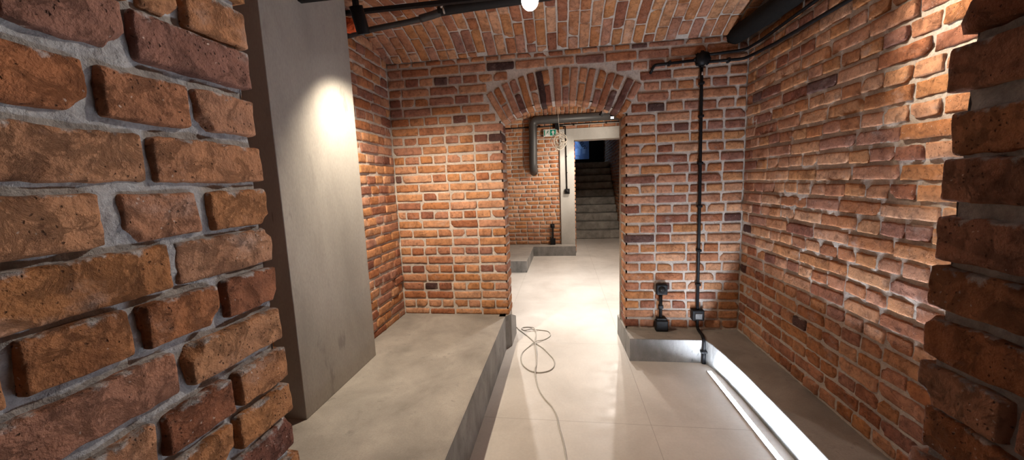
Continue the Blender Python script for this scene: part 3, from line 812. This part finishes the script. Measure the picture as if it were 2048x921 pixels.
# light that rakes the right wall beside the opening
spotlamp('black spotlight above the frame, aimed back at the right brick wall beside the opening', (.80, 2.25, 2.62), (1.48, 1.28, 1.80), LIGHTS['C'], 62, 1.0, (1, .84, .66), .08, group=None)
spotlamp('black spotlight above the frame, aimed at the close brick wall on the left', (.78, 1.95, 2.64), (-.6, .35, 1.45), LIGHTS['G'], 58, .9, (1, .88, .76), .05, group=None)
# rear room lamps
spotlamp('black ceiling spotlight with glowing white face, above the bright patch of floor beyond the arch', (.235, 5.0, 2.535), (.26, 4.95, 0), LIGHTS['RC'], 105, 1.0, (1, .92, .84), .2, .04, .10, dome=True)
spotlamp('vertical black ceiling spotlight with glowing face, right of its tilted neighbour beyond the arch', (.92, 7.1, 2.665), (.92, 7.25, 0), LIGHTS['B'], 136, .2, WARM, .2, .045, .09, dome=True)
spotlamp('tilted black ceiling spotlight seen from its side beyond the arch', (.70, 7.1, 2.70), (.16, 7.3, 2.0), LIGHTS['RA'], 100, .8, WARM, .2, .036, .13, glow=True)
spotlamp('black ceiling spotlight in the rear room hidden behind the left side of the arch', (-1.05, 5.95, 2.55), (-.1, 2.5, 0), LIGHTS['D'], 46, .5, (1, .92, .84), .2, .036, .12)
spotlamp('black ceiling spotlight in the rear room hidden behind the right side of the arch', (1.0, 6.4, 2.52), (.1, 2.5, 0), LIGHTS['B2'], 44, .5, (1, .92, .84), .2, .036, .12)
spotlamp('black uplight added out of sight behind the arch to brighten the rear wall', (1.75, 5.3, 1.95), (-.65, 7.9, 2.4), LIGHTS['W'], 66, .5, (1, .88, .74), 0, .036, .12, name='added_uplight')  # unseen lamp added to brighten the rear wall and vault
# unseen fill lamp added in the passage behind the opening
spotlamp('unseen black spotlight added as fill light in the passage behind the opening', (.0, -1.4, 2.5), (.0, -.9, 0), LIGHTS['F'], 130, .8, WARM, .2, .036, .12)

# ------------------------------------------------------------------ pipes and tracks under the vault
tr = thing('lighting_track', 'slim straight black lighting track running behind the cylinder spotlight', 'track', (0, 2.5, 2.72))
mb = MB(); box(mb, (-1.55, 2.485, 2.722), (1.2, 2.515, 2.748), .003, 3); part('rail', mb, [M['black']], tr)
for x in (-1.35, -.3, .7): mb = MB(); box(mb, (x - .02, 2.49, 2.745), (x + .02, 2.51, 2.81), .003); part('bracket', mb, [M['black']], tr)
tr = thing('lighting_track', 'short black lighting track in front of the top of the concrete pillar', 'track', (-1.3, 2.0, 2.6))
mb = MB(); box(mb, (-1.41, 1.985, 2.582), (1.2, 2.02, 2.61), .004, 3); part('rail', mb, [M['black']], tr)
for x in (-1.38, .9): mb = MB(); box(mb, (x - .02, 1.99, 2.605), (x + .02, 2.015, 2.70), .003); part('bracket', mb, [M['black']], tr)
pi = thing('wrapped_pipe', 'dark wrapped pipe with a bend running under the brick vault behind the spotlight', 'pipe', (-1.4, 2.7, 2.69))
mb = MB()
tube(mb, smooth_path([(-1.55, 2.7, 2.672), (-1.35, 2.7, 2.700), (-1.1, 2.7, 2.722), (-.93, 2.7, 2.742)], 6), .020, 14)
tube(mb, smooth_path([(-.98, 2.7, 2.738), (-.86, 2.7, 2.760), (-.78, 2.69, 2.782)], 6), .026, 14)
part('thin_length', mb, [M['duct']], pi)
mb = MB(); tube(mb, smooth_path([(-.84, 2.70, 2.775), (-.6, 2.69, 2.782), (-.2, 2.68, 2.79), (.3, 2.66, 2.80)], 6), .033, 16); part('thick_length', mb, [M['blackm']], pi)
mb = MB(); tube(mb, [(-.80, 2.665, 2.78), (-.79, 2.665, 2.74)], .006, 8); tube(mb, [(-.815, 2.665, 2.79), (-.80, 2.665, 2.785)], .010, 8); part('mortar_drip', mb, [M['mortar']], pi, 'pale mortar drip on the pipe')
# orange foam patch between the pillar and the spotlight
mb = MB(); p, Q = rbox((.055, .03, .045), .025, 14, 8, 12); p = p + (-1.459, 2.60, 2.700); p = p + vnoise3(p * 40, 2) * .010; mb.add(p, Q, 0)
tag(mb.build('foam_plug', [M['insul']]), 'bright orange foam plug where the dark pipe enters the brickwork by the pillar', 'foam')

# black duct in the corner of the vault and right wall
mb = MB()
pth = smooth_path([(1.385, 3.36, 2.655), (1.40, 2.9, 2.63), (1.405, 2.3, 2.62), (1.405, 1.5, 2.62), (1.405, .72, 2.62)], 10)
v, q = tube_pts(pth, .068, 24); v = v + vnoise3(v * 14, 3) * .006; mb.add(v, q, 0)
tag(mb.build('black_duct', [M['sooty']]), 'thick sooty black duct running along the top of the right wall under the vault', 'duct')

# conduit run on the arch wall and right wall
cr = thing('cable_conduit', 'black conduit dropping down the arch wall from a round junction box to the step', 'conduit', (1.143, YW, ZS))
fy = YW - .022
mb = MB()
tube(mb, elbow_path([(1.128, fy, 2.47), (1.132, fy, 2.2), (1.140, fy, 1.4), (1.146, fy, .39)], .01), .0125, 10)
part('vertical_conduit', mb, [M['black']], cr)
mb = MB(); tube(mb, elbow_path([(1.13, fy, 2.483), (.76, fy, 2.468), (.742, fy, 2.43), (.738, YW + .02, 2.41)], .03), .0115, 10); part('short_branch', mb, [M['black']], cr)
mb = MB(); tube(mb, elbow_path([(1.13, fy - .005, 2.46), (1.44, fy - .005, 2.462), (1.462, 3.2, 2.46), (1.458, 2.9, 2.435), (1.458, 2.2, 2.412), (1.458, .72, 2.40)], .05), .0115, 10); part('lower_branch', mb, [M['black']], cr)
mb = MB(); tube(mb, elbow_path([(1.13, fy - .005, 2.512), (1.30, fy - .005, 2.522), (1.45, fy - .005, 2.53), (1.463, 3.1, 2.525), (1.463, 2.2, 2.535), (1.463, .72, 2.54)], .05), .011, 10); part('upper_branch', mb, [M['black']], cr)
mb = MB(); cyl(mb, (1.13, YW - .055, 2.485), (1.13, YW + .0, 2.485), .052, 28)
for k in range(8):
    a = k * math.pi / 4; cc = np.array([1.13 + .05 * math.cos(a), YW - .028, 2.485 + .05 * math.sin(a)]); cyl(mb, cc, cc + np.array([.014 * math.cos(a), 0, .014 * math.sin(a)]), .012, 10)
part('junction_box', mb, [M['black']], cr)
for i, (x, z) in enumerate(((1.131, 2.30), (1.134, 2.04), (1.138, 1.66), (1.141, 1.30), (1.144, .92), (1.146, .62))):
    mb = MB(); box(mb, (x - .019, YW - .042, z - .011), (x + .019, YW + .005, z + .011), .005); part('clip', mb, [M['black']], cr)
for (x, z) in ((.88, 2.473), (1.33, 2.462)):
    mb = MB(); box(mb, (x - .010, YW - .042, z - .018), (x + .010, YW + .005, z + .018), .005); part('clip', mb, [M['black']], cr)
mb = MB(); tube(mb, [(1.13, fy - .014, 2.385), (1.13, fy - .014, 2.36)], .005, 8); part('mortar_fleck', mb, [M['mortar']], cr, 'pale fleck of mortar on the conduit')
mb = MB(); box(mb, (1.146 - .05, YW - .055, .30), (1.146 + .05, YW + .004, .395), .009, 5); part('switch_housing', mb, [M['black']], cr)
mb = MB(); box(mb, (1.146 - .027, YW - .062, .315), (1.146 + .030, YW - .05, .368), .004, 4); part('cover_plate', mb, [M['steel']], cr, 'shiny grey cover plate')
mb = MB(); tube(mb, smooth_path([(1.144, YW - .03, .31), (1.146, YW - .03, .24), (1.150, YW - .06, .214), (1.145, YW - .14, .214), (1.132, 3.13, .214), (1.130, 3.103, .195), (1.130, 3.100, .15), (1.130, 3.100, .10)], 7), .0125, 10)
part('lower_cable', mb, [M['black']], cr)
mb = MB(); tube(mb, [(1.130, 3.1, .125), (1.130, 3.1, .004)], .0155, 12); box(mb, (1.105, 3.085, .095), (1.155, 3.118, .112), .004); part('floor_sleeve', mb, [M['black']], cr)

s = socket('wall_socket', 'black socket on the arch wall joined by a short conduit to the box below it', (.843, YW, .575), w=.095)
mb = MB(); tube(mb, [(.838, YW - .02, .535), (.838, YW - .02, .29)], .014, 10); box(mb, (.818, YW - .038, .40), (.858, YW, .43), .005); part('conduit', mb, [M['black']], s)
mb = MB(); box(mb, (.79, YW - .065, ZS), (.895, YW, .30), .010, 5); box(mb, (.80, YW - .05, .295), (.885, YW, .318), .005); part('lower_box', mb, [M['black']], s)

# ------------------------------------------------------------------ floor light strip
ls = thing('light_strip', 'glowing white straight light strip set along the floor beside the right step', 'light strip', (1.13, 1.8, 0))
mb = MB(); A_, B_ = np.array([1.124, 2.97, 0]), np.array([1.160, .72, 0]); d = (B_ - A_) / np.linalg.norm(B_ - A_); w = np.array([-d[1], d[0], 0])
def strip(mb, wd, z0, z1, ext=0):
    p, Q = rbox((np.linalg.norm(B_ - A_) / 2 + ext, wd / 2, (z1 - z0) / 2), min(.003, (z1 - z0) / 2), 40, 4, 3); c = (A_ + B_) / 2 + Z * (z0 + z1) / 2
    mb.add(c + p[:, :1] * d + p[:, 1:2] * w + p[:, 2:] * Z, Q if np.dot(np.cross(d, w), Z) > 0 else Q[:, ::-1], 0)
strip(mb, .038, .0, .003, .004)
for sgn in (-1, 1):
    A0, B0 = A_, B_; A_ = A0 + w * .0175 * sgn; B_ = B0 + w * .0155 * sgn; strip(mb, .004, .0, .012, .004); A_, B_ = A0, B0
part('profile', mb, [M['alu']], ls)
mb = MB(); strip(mb, .030, .002, .005); part('diffuser', mb, [M['led']], ls)

# ------------------------------------------------------------------ loose cable on the floor
FL = [(-.95, 3.72), (-.70, 3.80), (-0.543, 3.812), (-0.496, 3.747), (-0.455, 3.684), (-0.375, 3.564), (-0.294, 3.422), (-0.214, 3.312), (-0.156, 3.199), (-0.109, 3.092), (-0.103, 2.99), (-0.132, 2.911), (-0.191, 2.87), (-0.251, 2.866), (-0.314, 2.9), (-0.372, 2.988), (-0.4, 3.106), (-0.396, 3.218), (-0.354, 3.329), (-0.29, 3.432), (-0.223, 3.493), (-0.165, 3.574), (-0.158, 3.655), (-0.192, 3.717), (-0.27, 3.739), (-0.355, 3.72), (-0.432, 3.725), (-0.463, 3.765), (-0.45, 3.803), (-0.38, 3.81), (-0.326, 3.746), (-0.302, 3.628), (-0.298, 3.422), (-0.272, 3.225), (-0.255, 3.01), (-0.259, 2.884), (-0.238, 2.745), (-0.208, 2.608), (-0.16, 2.495), (-0.104, 2.401), (-0.069, 2.295), (-0.054, 2.189), (-0.036, 2.099), (-0.022, 2.015), (-0.011, 1.911), (.03, 1.5), (.0, 1.0)]
mb = MB(); hi = {19: .013, 32: .022, 33: .014, 35: .015, 30: .014, 25: .014}
tube(mb, smooth_path([(x, y, .0055 + hi.get(i, 0)) for i, (x, y) in enumerate(FL)], 6), .0050, 8)
tag(mb.build('floor_cable', [M['cable']]), 'thin pale grey cable lying in a figure-of-eight loop on the tiled floor', 'cable')

# ------------------------------------------------------------------ world, camera, view
w_ = bpy.data.worlds.new('World'); scene.world = w_; w_.use_nodes = True
w_.node_tree.nodes['Background'].inputs[0].default_value = (.75, .8, .9, 1); w_.node_tree.nodes['Background'].inputs[1].default_value = .012
cam = bpy.data.cameras.new('camera'); co_ = bpy.data.objects.new('camera', cam); COL.objects.link(co_); scene.camera = co_
yaw, pitch, roll, f = math.radians(8.003), math.radians(7.326), math.radians(-2.189), 741.77
fwd = Vector((-math.sin(yaw) * math.cos(pitch), math.cos(yaw) * math.cos(pitch), -math.sin(pitch))); rt = Vector((math.cos(yaw), math.sin(yaw), 0)); up = rt.cross(fwd)
r2 = rt * math.cos(roll) + up * math.sin(roll); u2 = -rt * math.sin(roll) + up * math.cos(roll)
co_.matrix_world = Matrix((( r2.x, u2.x, -fwd.x, 0), (r2.y, u2.y, -fwd.y, 0), (r2.z, u2.z, -fwd.z, 1.56), (0, 0, 0, 1)))
cam.sensor_width = 36; cam.lens = f / 2048 * 36; cam.clip_start = .02
scene.view_settings.view_transform = 'Standard'; scene.view_settings.look = 'None'; scene.view_settings.gamma = 1; scene.view_settings.use_curve_mapping = False
scene.view_settings.exposure = 1.0
